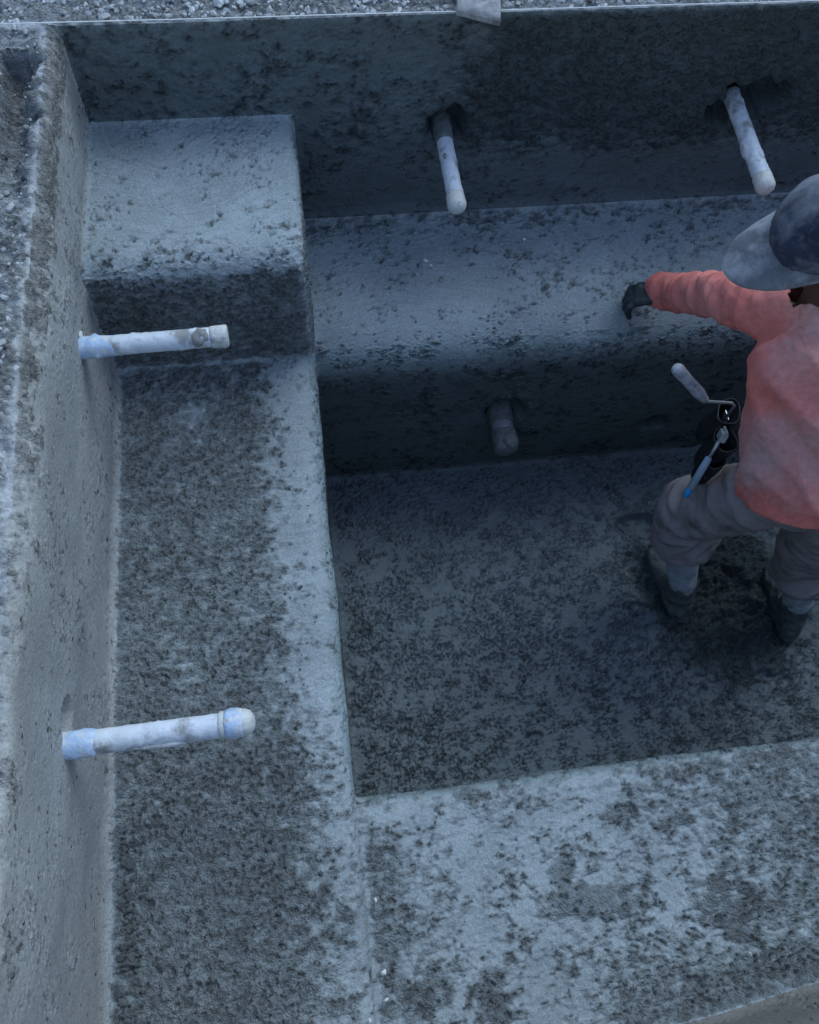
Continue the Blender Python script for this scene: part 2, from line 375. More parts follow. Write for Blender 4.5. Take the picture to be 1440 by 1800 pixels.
sp('right_bench', 'bench', 'bench', [grid(axis(XR, XW, 0.015), axis(-BN, -B, 0.015), lambda U, V: (U, V, c_(-NBD, U)))])
sp('step_block', 'step', 'bench', [grid(XL, YB, lambda U, V: (U, V, c_(HB, U))), grid(XL, ZS, lambda U, V: (U, c_(-B, U), V)),
                                   grid(YB, ZS, lambda U, V: (c_(0, U), U, V))])
yl0 = float(ynear(-WL))
sp('wall', 'left_wall', 'lwall', [grid(axis(yl0, -B, ST), axis(0, 1, ST/HR), lambda U, V: (c_(-WL, U), U, V*top_h(c_(-WL, U), U)), 'u1'),
                                  grid(YB, axis(0, 1, ST/(HR-HB)), lambda U, V: (c_(-WL, U), U, HB+V*(top_h(c_(-WL, U), U)-HB)), 'u0')])
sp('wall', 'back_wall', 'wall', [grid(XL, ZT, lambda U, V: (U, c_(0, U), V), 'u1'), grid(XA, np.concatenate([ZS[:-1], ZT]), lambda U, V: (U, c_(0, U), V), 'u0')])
M['nwall'] = concrete('concrete_brown_grey', (0.215, 0.20, 0.18), (0.13, 0.12, 0.108))
sp('wall', 'near_wall', 'nwall', [grid(XL, axis(0, HR, 0.008), lambda U, V: (U, ynear(U), V)), grid(XA, np.concatenate([axis(-NBD, 0.1, ST)[:-1], axis(0.1, HR, 0.012)]), lambda U, V: (U, ynear(U), V))])
sp('wall', 'right_wall', 'wall', [grid(axis(float(ynear(XW)), -B, 0.015), axis(-NBD, HR, 0.015), lambda U, V: (c_(XW, U), U, V), 'u1'), grid(axis(-B, 0, 0.015), axis(0, HR, 0.015), lambda U, V: (c_(XW, U), U, V), 'u0')])
# the ground round the shell: fine strips by the rim, then a sheet to the horizon
gs = shell_part('ground', 'ground', 'ground', [
    grid(np.concatenate([axis(-1.0, -WL, 0.0045, (-0.75, -WL))[:-1], XL[:-1], XA]), axis(0, 0.5, 0.0045, (0, 0.2)), lambda U, V: (U, V, c_(HR, U))),
    grid(axis(-1.0, -WL, 0.0045, (-0.75, -WL)), np.concatenate([axis(yl0, -B, ST)[:-1], YB]), lambda U, V: (U, V, top_h(U, V))),
    grid(axis(-1.0, XW, 0.02), axis(0, 1, 0.02), lambda U, V: (U, -2.9+(ynear(U)+2.9)*V, c_(HR, U))),
    grid(axis(XW, XW+0.4, 0.03), axis(-2.9, 0.5, 0.03), lambda U, V: (U, V, c_(HR, U)))], None)
tag(gs, kind='structure')
bm = bmesh.new()
inn = [(-1.0, -2.9), (XW+0.4, -2.9), (XW+0.4, 0.5), (-1.0, 0.5)]; out = [(-150, -150), (150, -150), (150, 150), (-150, 150)]
vi = [bm.verts.new((x, y, HR-0.004)) for x, y in inn]; vo = [bm.verts.new((x, y, HR-0.004)) for x, y in out]
for k in range(4): bm.faces.new((vo[k], vo[(k+1) % 4], vi[(k+1) % 4], vi[k]))
go = tag(from_bm('ground_outer', bm, 'ground', None, False), kind='structure')
for nm, vl in (('rough', 0.6), ('tone', 1.0)):
    at = go.data.attributes.new(nm, 'FLOAT', 'POINT'); at.data.foreach_set('value', np.full(len(go.data.vertices), vl, np.float32))

# ------------------------------------------------------------------ rounded solids for the small things
def ico(bm, c, r, sub=2, R3=None):
    """adds the points of an ellipsoid (radii r, axes R3) to bm and returns them"""
    v = bmesh.ops.create_icosphere(bm, subdivisions=sub, radius=1.0)['verts']
    mt = Matrix.Diagonal((*((r, r, r) if isinstance(r, (int, float)) else r), 1))
    if R3 is not None: mt = R3.to_4x4() @ mt
    mt = Matrix.Translation(c) @ mt
    bmesh.ops.transform(bm, matrix=mt, verts=v); return v
def hull(dst, ends, sub=2):
    """convex hull of ellipsoids [(centre, radii, axes?)...] appended to dst"""
    t = bmesh.new()
    for e in ends: ico(t, Vector(e[0]), e[1], sub, e[2] if len(e) > 2 else None)
    t.verts.ensure_lookup_table()
    bmesh.ops.delete(t, geom=list(t.edges), context='EDGES_FACES')
    r = bmesh.ops.convex_hull(t, input=list(t.verts))
    bmesh.ops.delete(t, geom=[g for g in r['geom_interior'] if isinstance(g, bmesh.types.BMVert) and g.is_valid], context='VERTS')
    me = bpy.data.meshes.new('tmp'); t.to_mesh(me); t.free(); dst.from_mesh(me); bpy.data.meshes.remove(me)
def chain(dst, pts, sub=2):
    for a, b in zip(pts[:-1], pts[1:]): hull(dst, [a, b], sub)
def fuse(bm, voxel, smooth=6):
    """one continuous skin round everything in bm"""
    me = bpy.data.meshes.new('tmp'); bm.to_mesh(me); bm.free()
    o = bpy.data.objects.new('tmp', me); C.objects.link(o)
    r = o.modifiers.new('r', 'REMESH'); r.mode = 'VOXEL'; r.voxel_size = voxel; r.adaptivity = 0
    s_ = o.modifiers.new('s', 'SMOOTH'); s_.iterations = smooth; s_.factor = 0.5
    dg = bpy.context.evaluated_depsgraph_get(); dg.update()
    out = bpy.data.meshes.new_from_object(o.evaluated_get(dg))
    bpy.data.objects.remove(o); bpy.data.meshes.remove(me); return out
def co_no(me):
    co = np.empty(len(me.vertices)*3, np.float32); me.vertices.foreach_get('co', co)
    no = np.empty(len(me.vertices)*3, np.float32); me.vertex_normals.foreach_get('vector', no)
    return co.reshape(-1, 3).astype(np.float64), no.reshape(-1, 3).astype(np.float64)
def push(me, fn):
    co, no = co_no(me); co = co+no*fn(co, no)[:, None]; me.vertices.foreach_set('co', co.astype(np.float32).ravel()); me.update()
def tube(bm, pts, r, seg=10, cap=True):
    rings = []
    rs = r if isinstance(r, (list, tuple)) else [r]*len(pts)
    pts = [Vector(p) for p in pts]
    for i, p in enumerate(pts):
        t = (pts[min(i+1, len(pts)-1)]-pts[max(i-1, 0)]).normalized()
        a = t.orthogonal().normalized() if i == 0 else (a-t*a.dot(t)).normalized()
        b = t.cross(a)
        rings.append([bm.verts.new(p+(a*math.cos(k*2*math.pi/seg)+b*math.sin(k*2*math.pi/seg))*rs[i]) for k in range(seg)])
    for q0, q1 in zip(rings[:-1], rings[1:]):
        for k in range(seg): bm.faces.new((q0[k], q0[(k+1) % seg], q1[(k+1) % seg], q1[k]))
    if cap: bm.faces.new(rings[0][::-1]); bm.faces.new(rings[-1])
def box(bm, c, s, R3=None, bev=0.0):
    v = bmesh.ops.create_cube(bm, size=1.0)['verts']
    mt = Matrix.Diagonal((*s, 1))
    if R3 is not None: mt = R3.to_4x4() @ mt
    bmesh.ops.transform(bm, matrix=Matrix.Translation(c) @ mt, verts=v)
    if bev: bmesh.ops.bevel(bm, geom=list({e for q in v for e in q.link_edges}), offset=bev, segments=2, affect='EDGES')
def under(o, root):
    o.parent = root; o.matrix_parent_inverse = Matrix.Translation(-root.location)
    return o

# ------------------------------------------------------------------ pipe stubs
def lathe(name, m, prof, a, d, root, lump=0.0, seg=28, seed=0.0):
    """profile [(distance along d, radius)] turned about the axis a + t*d, with cement unevenness"""
    a = Vector(a); d = Vector(d).normalized(); e1 = d.orthogonal().normalized(); e2 = d.cross(e1)
    # refine the profile
    P = []
    for (t0, r0), (t1, r1) in zip(prof[:-1], prof[1:]):
        k = max(1, int(max(abs(t1-t0), abs(r1-r0))/0.005))
        P += [(t0+(t1-t0)*i/k, r0+(r1-r0)*i/k) for i in range(k)]
    P.append(prof[-1])
    pts = np.array([[*(a+d*t+(e1*math.cos(j*2*math.pi/seg)+e2*math.sin(j*2*math.pi/seg))*r)] for t, r in P for j in range(seg)])
    nr = np.array([[*(e1*math.cos(j*2*math.pi/seg)+e2*math.sin(j*2*math.pi/seg))] for t, r in P for j in range(seg)])
    if lump:
        q = pts+seed
        h = 0.5*pn(q/0.03)+0.5*pn(q/0.012)
        pts = pts+nr*(lump*(0.5*h+1.3*ss(0.25, 0.6, h)))[:, None]
    n = len(P); F = []
    for i in range(n-1):
        for j in range(seg): F.append((i*seg+j, i*seg+(j+1) % seg, (i+1)*seg+(j+1) % seg, (i+1)*seg+j))
    F.append(tuple(range(seg))[::-1]); F.append(tuple((n-1)*seg+j for j in range(seg)))
    me = bpy.data.meshes.new(name); me.from_pydata(pts.tolist(), [], F); me.update()
    o = link(name, me, m); return under(o, root)
def splat(root, m, c, r, seed):
    bm = bmesh.new(); ico(bm, (0, 0, 0), r, 3); me = bpy.data.meshes.new('cement_splatter'); bm.to_mesh(me); bm.free()
    push(me, lambda co, no: 0.35*min(r)*(pn(co/(0.7*max(r))+seed)+0.8*pn(co/(0.3*max(r))+seed)))
    o = link('cement_splatter', me, m); o.location = c; return under(o, root)
def stub(base, d, L, r, label, m='pvc', collar=None, capm='pvc_tape', capl=0.045, mud=0.0, seed=0.0, dome=True):
    root = empty('pipe_stub', base); tag(root, label, 'pipe', 'pipe stubs left in the spa walls')
    lathe('pipe', m, [(-0.06, r), (L-0.012, r)], base, d, root, 0.0016, 28, seed)
    R = r*1.11
    lathe('end_cap', capm, [(L-capl, r*0.98), (L-capl+0.002, R), (L-0.014, R*1.02), (L-0.005, R*0.86), (L+0.002, R*0.5), (L+0.004, 0.001)] if dome else
          [(L-capl, r*0.98), (L-capl+0.002, R), (L-0.004, R), (L, R*0.94), (L+0.001, 0.001)], base, d, root, 0.0022, 28, seed+3)
    if collar: lathe('wall_collar', collar, [(-0.03, r*1.15), (0.038, r*1.14), (0.045, r*1.08), (0.050, r)], base, d, root, 0.0022, 28, seed+5)
    if mud: lathe('concrete_crust', 'mudpipe', [(-0.06, r*1.12), (mud*0.75, r*1.14), (mud, r*1.0)], base, d, root, 0.004, 28, seed+7)
    return root
p1 = stub((0.41, 0.0, 0.305), (0.0, -1, -0.01), 0.285, 0.0225, 'white pipe stub sticking out of the dark back wall nearest the corner step', mud=0.045, seed=1.0, capl=0.05)
splat(p1, 'splat', (0.398, -0.115, 0.325), (0.006, 0.010, 0.004), 2)
p2 = stub((1.253, 0.0, 0.338), (0.0, -1, -0.02), 0.305, 0.0235, 'white pipe stub in a ragged back wall hole beside the cap of the worker', seed=4.0, capl=0.05)
splat(p2, 'splat_pale', (1.232, -0.16, 0.335), (0.010, 0.035, 0.012), 5)
p3 = stub((-0.53, -0.666, 0.332), (1, 0.012, 0.012), 0.33, 0.0235, 'pale blue pipe stub jutting from the left wall beside the corner step', collar=None, seed=7.0, capl=0.04, dome=False)
lathe('wall_collar', 'pvc_blue', [(-0.02, 0.026), (0.03, 0.027), (0.05, 0.0245), (0.07, 0.0235)], (-0.53, -0.666, 0.332), (1, 0.012, 0.012), p3, 0.004, 28, 9)
splat(p3, 'splat', (-0.262, -0.668, 0.344), (0.030, 0.020, 0.018), 3)
splat(p3, 'splat_pale', (-0.232, -0.680, 0.357), (0.006, 0.006, 0.005), 4)
splat(p3, 'pvc_tape', (-0.533, -0.645, 0.350), (0.005, 0.012, 0.010), 6)
p4 = stub((-0.53, -1.571, 0.328), (1, 0.012, 0.03), 0.345, 0.0235, 'white capped pipe stub jutting from the left wall over the long bench', collar='pvc_blue', seed=11.0, capl=0.065)
lathe('tape_wrap', 'pvc_blue', [(0.292, 0.0268), (0.300, 0.0275), (0.322, 0.0275), (0.326, 0.0268)], (-0.53, -1.571, 0.328), (1, 0.012, 0.03), p4, 0.002, 28, 15)
splat(p4, 'splat_pale', (-0.538, -1.565, 0.338), (0.006, 0.018, 0.016), 8)
splat(p4, 'splat_pale', (-0.36, -1.592, 0.335), (0.05, 0.006, 0.008), 9)
p5 = stub((0.602, -0.5, -0.42), (0.0, -1, -0.15), 0.135, 0.036, 'short fat grey pipe end caked with concrete low in the footwell back wall', m='steelpipe', capm='mudpipe', seed=13.0, capl=0.08, mud=0.03)
splat(p5, 'mudpipe', (0.612, -0.60, -0.405), (0.030, 0.035, 0.022), 12)

# ------------------------------------------------------------------ string line and board on the rim
bm = bmesh.new()
xs = np.linspace(-0.66, 2.7, 60)
tube(bm, [(x, -0.006+0.0006*math.sin(x*9), HR+0.012-0.004*math.sin(math.pi*(x+0.66)/3.36)) for x in xs], 0.0013, 6)
tag(from_bm('string_line', bm, 'string'), 'taut white mason string stretched along the top of the back wall', 'string')
bm = bmesh.new()
pl = [(0.405, -0.030), (0.503, -0.073), (0.600, 0.46), (0.490, 0.46)]
vb = [bm.verts.new((x, y, HR+0.016)) for x, y in pl]; vt = [bm.verts.new((x, y, HR+0.028)) for x, y in pl]
bm.faces.new(vb[::-1]); bm.faces.new(vt)
for k in range(4): bm.faces.new((vb[k], vb[(k+1) % 4], vt[(k+1) % 4], vt[k]))
bmesh.ops.subdivide_edges(bm, edges=list(bm.edges), cuts=14, use_grid_fill=True)
me = bpy.data.meshes.new('rim_board'); bm.to_mesh(me); bm.free()
push(me, lambda co, no: 0.0010*pn(co/0.03)+0.0006*pn(co/0.011))
tag(link('rim_board', me, 'board', None, True), 'cement-smeared grey board end poking over the string at the back rim', 'board')

# ------------------------------------------------------------------ loose stones
def pebble_mesh(name, m, pos, size, parent=None, flat=0.65):
    bm0 = bmesh.new(); bmesh.ops.create_icosphere(bm0, subdivisions=1, radius=1.0)
    V = np.array([v.co[:] for v in bm0.verts]); F = np.array([[v.index for v in f.verts] for f in bm0.faces]); bm0.free()
    n = len(pos); P = np.empty((n, len(V), 3))
    for k in range(n):
        j = V*(1+0.35*rng.normal(size=(len(V), 1)).clip(-1, 1))*np.array([1, rng.uniform(0.6, 1), flat*rng.uniform(0.7, 1.1)])
        a = rng.uniform(0, 6.28); R2 = np.array([[math.cos(a), -math.sin(a), 0], [math.sin(a), math.cos(a), 0], [0, 0, 1]])
        P[k] = (j @ R2.T)*size[k]+pos[k]
    Fa = (F[None]+(np.arange(n)*len(V))[:, None, None]).reshape(-1, 3)
    me = bpy.data.meshes.new(name); me.from_pydata(P.reshape(-1, 3).tolist(), [], Fa.tolist()); me.update()
    return link(name, me, m, parent, False)
n = 1500
xy = np.stack([rng.uniform(-0.75, 1.65, n), rng.uniform(0.006, 0.13, n)], 1)
left = np.stack([rng.uniform(-0.72, -0.55, 700), rng.uniform(-2.1, 0.02, 700)], 1)
xy = np.concatenate([xy, left]); h = top_h(xy[:, 0], xy[:, 1])
tag(pebble_mesh('loose_gravel', 'pebble', np.column_stack([xy, h+0.002]), rng.gamma(2.2, 0.0016, len(xy))+0.0012),
    'loose grey gravel and rebound scattered over the ground round the rim', 'gravel', kind='stuff')
n = 420
cx = np.concatenate([-0.515+np.abs(rng.normal(0, 0.02, 120)), rng.uniform(-0.52, -0.05, 140), rng.normal(1.30, 0.17, 160)])[:260]
cy = np.concatenate([rng.uniform(-2.25, -1.70, 120), rng.uniform(-2.3, -0.9, 140), rng.normal(-1.08, 0.17, 160)])[:260]
cz = np.full(260, 0.001)
tag(pebble_mesh('concrete_crumbs', 'crumb', np.column_stack([cx, cy, cz]), np.concatenate([rng.gamma(3, 0.0016, 120)+0.002, rng.gamma(2, 0.0013, 140)+0.0015])),
    'damp concrete crumbs along the foot of the left wall on the long bench', 'crumbs', kind='stuff')
for x, y, sz, lb in [(0.358, -0.193, 0.0065, 'larger of two white stone chips close together on the back bench'), (0.371, -0.211, 0.005, 'smaller of two white stone chips close together on the back bench'),
                     (0.674, -0.133, 0.006, 'lone white stone chip on the back bench below the dark wall'),
                     (0.023, -2.097, 0.005, 'white stone chip by the bench seam, lowest but one in the picture'), (0.806, -2.113, 0.0045, 'white stone chip at the far right of the near bench'),
                     (0.020, -1.910, 0.005, 'white stone chip highest along the seam between left and near bench'), (0.023, -2.048, 0.006, 'white stone chip midway along the seam between left and near bench'),
                     (-0.015, -2.129, 0.004, 'white stone chip at the bottom edge of the picture on the left bench')]:
    o = pebble_mesh('stone_chip', 'chip', np.zeros((1, 3)), [sz]); o.location = (x, y, 0.004)
    tag(o, lb, 'stone chip', 'white stone chips on the benches')

# ------------------------------------------------------------------ the worker
def V(*a): return Vector(a)
FL = -HF
per = empty('person', (1.36, -1.14, FL))
tag(per, 'worker in salmon red shirt and grey cap leaning over the back bench in caked boots', 'person')
# joints (metres, spa coordinates): he faces the back bench, head turned to his left
LS, LE, LW = V(1.075, -0.760, 0.430), V(1.045, -0.570, 0.250), V(1.012, -0.440, 0.100)
RS, RE, RW = V(1.385, -0.745, 0.420), V(1.520, -0.600, 0.230), V(1.470, -0.440, 0.085)
NK, HC = V(1.170, -0.815, 0.500), V(1.058, -0.786, 0.698)
HIP = V(1.290, -1.050, 0.060)
LH, LK, LA = V(1.205, -1.050, 0.030), V(1.095, -0.950, -0.310), V(1.170, -1.090, -0.690)
RH, RK, RA = V(1.375, -1.085, 0.030), V(1.470, -1.090, -0.350), V(1.545, -1.200, -0.690)
def frame(fw, up):
    f = fw.normalized(); u = (up-f*up.dot(f)).normalized(); l = u.cross(f)
    return Matrix((f, l, u)).transposed()               # columns: forward, left, up
TF = frame(V(-0.12, 0.75, 0.45).cross(V(1, 0.13, 0)).cross(V(-0.12, 0.75, 0.45))*-1, V(-0.12, 0.62, 0.78))
spine = (NK-HIP).normalized(); lat = V(1, 0.13, -0.02).normalized(); lat = (lat-spine*lat.dot(spine)).normalized(); dep = spine.cross(lat)
TA = Matrix((lat, dep, spine)).transposed()              # torso axes: across, front-back, along
def at_spine(t, off=0.0): return HIP.lerp(NK, t)+dep*off
# head frame
HFR = frame(V(-0.93, -0.06, -0.36), V(-0.30, -0.22, 1.0)); Fh, Lh, Uh = (HFR.col[k] for k in range(3))
def hp(f, l, u): return HC+Fh*f+Lh*l+Uh*u

# body: one continuous skin, mostly under the clothes
bm = bmesh.new()
hull(bm, [(hp(-0.012, 0, 0.03), (0.092, 0.074, 0.088), HFR), (hp(0.018, 0, -0.055), (0.062, 0.054, 0.06), HFR)], 3)
hull(bm, [(hp(0.055, 0, -0.095), (0.022, 0.026, 0.018), HFR), (hp(0.02, 0, -0.05), (0.06, 0.05, 0.04), HFR)])
hull(bm, [(hp(0.084, 0, 0.008), 0.009), (hp(0.104, 0, -0.032), 0.012)])                        # nose
for k in (-1, 1):
    hull(bm, [(hp(0.096, 0.012*k, -0.037), 0.008), (hp(0.088, 0.006*k, -0.034), 0.008)], 1)    # nostrils
    hull(bm, [(hp(0.076, 0.014*k, 0.026), 0.010), (hp(0.068, 0.044*k, 0.022), 0.010)])         # brow
    hull(bm, [(hp(0.064, 0.042*k, -0.022), (0.018, 0.016, 0.016), HFR), (hp(0.02, 0.06*k, -0.02), 0.014)])   # cheek
    hull(bm, [(hp(-0.012, 0.076*k, 0.012), (0.016, 0.008, 0.018), HFR), (hp(-0.004, 0.074*k, -0.022), (0.010, 0.007, 0.012), HFR)])  # ear
hull(bm, [(hp(0.082, 0.018, -0.062), 0.006), (hp(0.088, 0, -0.060), 0.007), (hp(0.082, -0.018, -0.062), 0.006)])   # upper lip
hull(bm, [(hp(0.078, 0.015, -0.072), 0.006), (hp(0.084, 0, -0.073), 0.0075), (hp(0.078, -0.015, -0.072), 0.006)])  # lower lip
chain(bm, [(hp(-0.03, 0, -0.04), 0.056), (NK, 0.062)])
chain(bm, [(NK, 0.07), (at_spine(0.72), (0.16, 0.09, 0.12), TA), (at_spine(0.3), (0.13, 0.08, 0.1), TA), (HIP, (0.14, 0.09, 0.08), TA)], 3)
for a, b, c in ((LS, LE, LW), (RS, RE, RW)): chain(bm, [(at_spine(0.80), 0.05), (a, 0.036), (b, 0.032), (c, 0.026)])
for a, b, c in ((LH, LK, LA), (RH, RK, RA)): chain(bm, [(a, 0.070), (b, 0.040), (c, 0.028)])
body = under(link('body', fuse(bm, 0.0055, 4), 'skin'), per)
for k in (-1, 1):
    bm = bmesh.new(); ico(bm, hp(0.074, 0.031*k, 0.002), 0.0115, 3); e = under(from_bm('eye', bm, 'eye'), body); e.matrix_parent_inverse = Matrix.Translation(-per.location)
    bm = bmesh.new(); ico(bm, hp(0.0825, 0.031*k, 0.001), (0.0040, 0.0055, 0.0055), 2, HFR); e = under(from_bm('iris', bm, 'iris'), body); e.matrix_parent_inverse = Matrix.Translation(-per.location)
    e.parent = body
bm = bmesh.new()
hull(bm, [(hp(-0.026, 0, 0.022), (0.086, 0.079, 0.082), HFR), (hp(-0.052, 0, -0.035), (0.045, 0.058, 0.03), HFR)], 3)
hm = fuse(bm, 0.006, 2); push(hm, lambda co, no: 0.003*pn(co/0.012))
under(link('hair', hm, 'hair'), per)

# shirt: loose cotton with drag folds
def seg_d(co, a, b):
    a = np.array(a); b = np.array(b); t = np.clip(((co-a) @ (b-a))/((b-a) @ (b-a)), 0, 1); return np.linalg.norm(co-(a+t[:, None]*(b-a)), axis=1), t
bm = bmesh.new()
hem = at_spine(-0.10, 0.0)
chain(bm, [(NK-spine*0.01, (0.070, 0.066, 0.04), TA), (at_spine(0.80, 0.0), (0.170, 0.115, 0.09), TA), (at_spine(0.45, 0.01), (0.185, 0.130, 0.10), TA),
           (at_spine(0.12, 0.01), (0.195, 0.150, 0.10), TA), (at_spine(-0.22, 0.01), (0.205, 0.160, 0.08), TA)], 3)
for a, b, c in ((LS, LE, LW), (RS, RE, RW)):
    w_ = c+(c-b).normalized()*0.05
    chain(bm, [(at_spine(0.86), 0.080), (a, 0.068), (a.lerp(b, 0.5), 0.058), (b, 0.052), (b.lerp(w_, 0.5), 0.047), (w_, 0.043)], 2)
sm = fuse(bm, 0.0075, 14)
t = bmesh.new(); t.from_mesh(sm)
def cut(t, co, no, near, rad):
    vs = [v for v in t.verts if (v.co-near).length < rad]; vs_ = set(vs)
    g = vs+[e for e in t.edges if all(v in vs_ for v in e.verts)]+[f for f in t.faces if all(v in vs_ for v in f.verts)]
    bmesh.ops.bisect_plane(t, geom=g, plane_co=co, plane_no=no, clear_outer=True)
hn = (-spine+lat*-0.30+dep*0.0).normalized()
cut(t, at_spine(-0.10), hn, at_spine(-0.3), 0.6)
for b, c in ((LE, LW), (RE, RW)): cut(t, c+(c-b).normalized()*0.035, (c-b).normalized(), c+(c-b).normalized()*0.08, 0.10)
cut(t, NK+spine*0.016, spine, NK+spine*0.05, 0.088)
t.to_mesh(sm); t.free()
def folds(co, no):
    la, ta = seg_d(co, LS, LE); lb, tb = seg_d(co, LE, LW); ra, _ = seg_d(co, RS, RE); rb, _ = seg_d(co, RE, RW)
    arm = ss(0.12, 0.07, np.minimum(np.minimum(la, lb), np.minimum(ra, rb)))
    q = co-np.array(HIP); u, v, w = q @ np.array(lat), q @ np.array(dep), q @ np.array(spine)
    # drag lines from the reaching shoulder down to the opposite hip
    du = u*0.80+w*0.42; dw = -u*0.42+w*0.80
    n1 = pn(np.stack([du/0.09, v/0.18, dw/0.45], 1)+2.5); n2 = pn(np.stack([du/0.042, v/0.10, dw/0.30], 1)+8.5)
    n3 = pn(np.stack([u/0.05, v/0.05, w/0.035], 1)+4.0)
    f = 0.020*(1-2*np.abs(n1))*0.8+0.008*(1-2*np.abs(n2))*ss(-0.4, 0.3, n1)+0.002*n3
    belly = ss(0.15, -0.02, w)
    f = f+belly*0.008*pn(np.stack([u/0.06, v/0.06, w/0.3], 1)+6)
    al = np.where(la < lb, ta*0.28, 0.28+tb*0.24)
    m1 = pn(np.stack([co[:, 0]/0.07, co[:, 2]/0.07, al/0.055], 1)+1.5); m2 = pn(np.stack([co[:, 0]/0.05, co[:, 1]/0.05, al/0.035], 1)+3.5)
    g = 0.012*(1-2*np.abs(m1))+0.005*m2-0.004*np.exp(-((al-0.045)/0.005)**2)+0.0025*ss(0.50, 0.512, al)
    # pleats pulled out of the reaching armpit
    q = co-np.array(LS); a1 = np.arctan2(q @ np.array(spine), q @ np.array(lat)); dl = np.linalg.norm(q, axis=1)
    pl_ = (1-2*np.abs(pn(np.stack([a1*2.6, dl/0.5, 0*a1], 1)+0.7)))*ss(0.05, 0.10, dl)*ss(0.30, 0.14, dl)
    return f*(1-arm)+g*arm+0.007*pl_*(1-0.6*arm)+0.010*ss(0.02, -0.07, w)*(1-arm)
push(sm, folds)
co, no = co_no(sm); q = co-np.array(HIP); w_ = q @ np.array(spine); u_ = q @ np.array(lat)
du_ = ss(-0.9, 0.7, pn(co/0.22+2)+0.3*pn(co/0.06)+0.2*pn(co/0.02))*ss(-0.02, 0.09, w_+0.15*u_+0.05*pn(co/0.05))
da, _ = seg_d(co, LS, LW); du_ = du_*(0.35+0.65*ss(0.07, 0.14, da))
at = sm.attributes.new('dust', 'FLOAT', 'POINT'); at.data.foreach_set('value', du_.astype(np.float32))
so = under(link('shirt', sm, 'shirt'), per)
sd_ = so.modifiers.new('thickness', 'SOLIDIFY'); sd_.thickness = 0.0025; sd_.offset = -1
bm = bmesh.new()
cen = NK+spine*0.010
tube(bm, [cen+(lat*math.cos(a)*0.074+dep*math.sin(a)*0.070)+spine*(0.006*math.sin(2*a)) for a in np.linspace(0, 2*math.pi, 33)], 0.013, 10, False)
o = from_bm('collar', bm, 'shirt'); o.parent = so; o.matrix_parent_inverse = Matrix.Translation(-per.location)

# trousers
bm = bmesh.new()
chain(bm, [(HIP+spine*0.05, (0.155, 0.115, 0.07), TA), (HIP-V(0, 0, 0.04), (0.165, 0.125, 0.09))], 3)
LC, RC = LK.lerp(LA, 0.36), RK.lerp(RA, 0.40)
for a, b, c in ((LH, LK, LC), (RH, RK, RC)):
    chain(bm, [(a, 0.092), (a.lerp(b, 0.55), 0.094), (b, 0.086), (b.lerp(c, 0.5), 0.088), (c, 0.098)], 3)
tm = fuse(bm, 0.0075, 8)
t = bmesh.new(); t.from_mesh(tm)
for b, c in ((LK, LC), (RK, RC)):
    d_ = (c-b).normalized(); cut(t, c-d_*0.005+V(0, 0, 0), (d_+V(0.15, 0.0, 0.0)).normalized(), c+d_*0.06, 0.16)
t.to_mesh(tm); t.free()
def tfolds(co, no):
    l1, t1 = seg_d(co, LH, LK); l2, t2 = seg_d(co, LK, LA); r1, s1 = seg_d(co, RH, RK); r2, s2 = seg_d(co, RK, RA)
    leg = np.minimum(l1, l2) < np.minimum(r1, r2)
    al = np.where(leg, np.where(l1 < l2, t1*0.38, 0.38+t2*0.4), 0.9+np.where(r1 < r2, s1*0.38, 0.38+s2*0.4))
    kn = np.exp(-((np.minimum(np.linalg.norm(co-np.array(LK), axis=1), np.linalg.norm(co-np.array(RK), axis=1)))/0.14)**2)
    m1 = pn(np.stack([co[:, 0]/0.10, co[:, 1]/0.10, (al+0.35*co[:, 0])/0.055], 1)+1.5); m2 = pn(np.stack([co[:, 0]/0.05, co[:, 1]/0.05, al/0.03], 1)+3.5)
    return (0.012+0.012*kn)*(1-2*np.abs(m1))*0.9+0.006*m2
push(tm, tfolds)
to = under(link('trousers', tm, 'trouser'), per)
sd_ = to.modifiers.new('thickness', 'SOLIDIFY'); sd_.thickness = 0.003; sd_.offset = -1

# rubber boots, sunk a little in the wet concrete
for K, A_, toe in ((LK, LA, V(-0.10, 1, 0)), (RK, RA, V(0.10, 1, 0))):
    tdir = toe.normalized(); sole = V(A_.x, A_.y, FL+0.008)
    bm = bmesh.new()
    chain(bm, [(K.lerp(A_, 0.24), 0.054), (K.lerp(A_, 0.75), 0.050), (A_, 0.050)], 3)
    TB = frame(tdir, V(0, 0, 1))
    hull(bm, [(A_, 0.046), (sole-tdir*0.045+V(0, 0, 0.02), (0.040, 0.040, 0.032), TB), (sole+tdir*0.06+V(0, 0, 0.03), (0.05, 0.044, 0.040), TB)], 3)
    hull(bm, [(sole+tdir*0.04+V(0, 0, 0.025), (0.05, 0.046, 0.038), TB), (sole+tdir*0.155+V(0, 0, 0.012), (0.045, 0.046, 0.030), TB)], 3)
    hull(bm, [(sole-tdir*0.05, (0.042, 0.042, 0.016), TB), (sole+tdir*0.16-V(0, 0, 0.004), (0.046, 0.050, 0.014), TB)], 2)
    me = fuse(bm, 0.006, 4); push(me, lambda co, no: (0.006*pn(co/0.03)+0.004*pn(co/0.013))*ss(FL+0.20, FL+0.08, co[:, 2])+0.004*pn(co/np.array([0.06, 0.06, 0.03])))
    me.transform(Matrix.Translation((0, 0, HF)))
    bo = link('boot', me, 'boot'); bo.location = (0, 0, FL); under(bo, per)

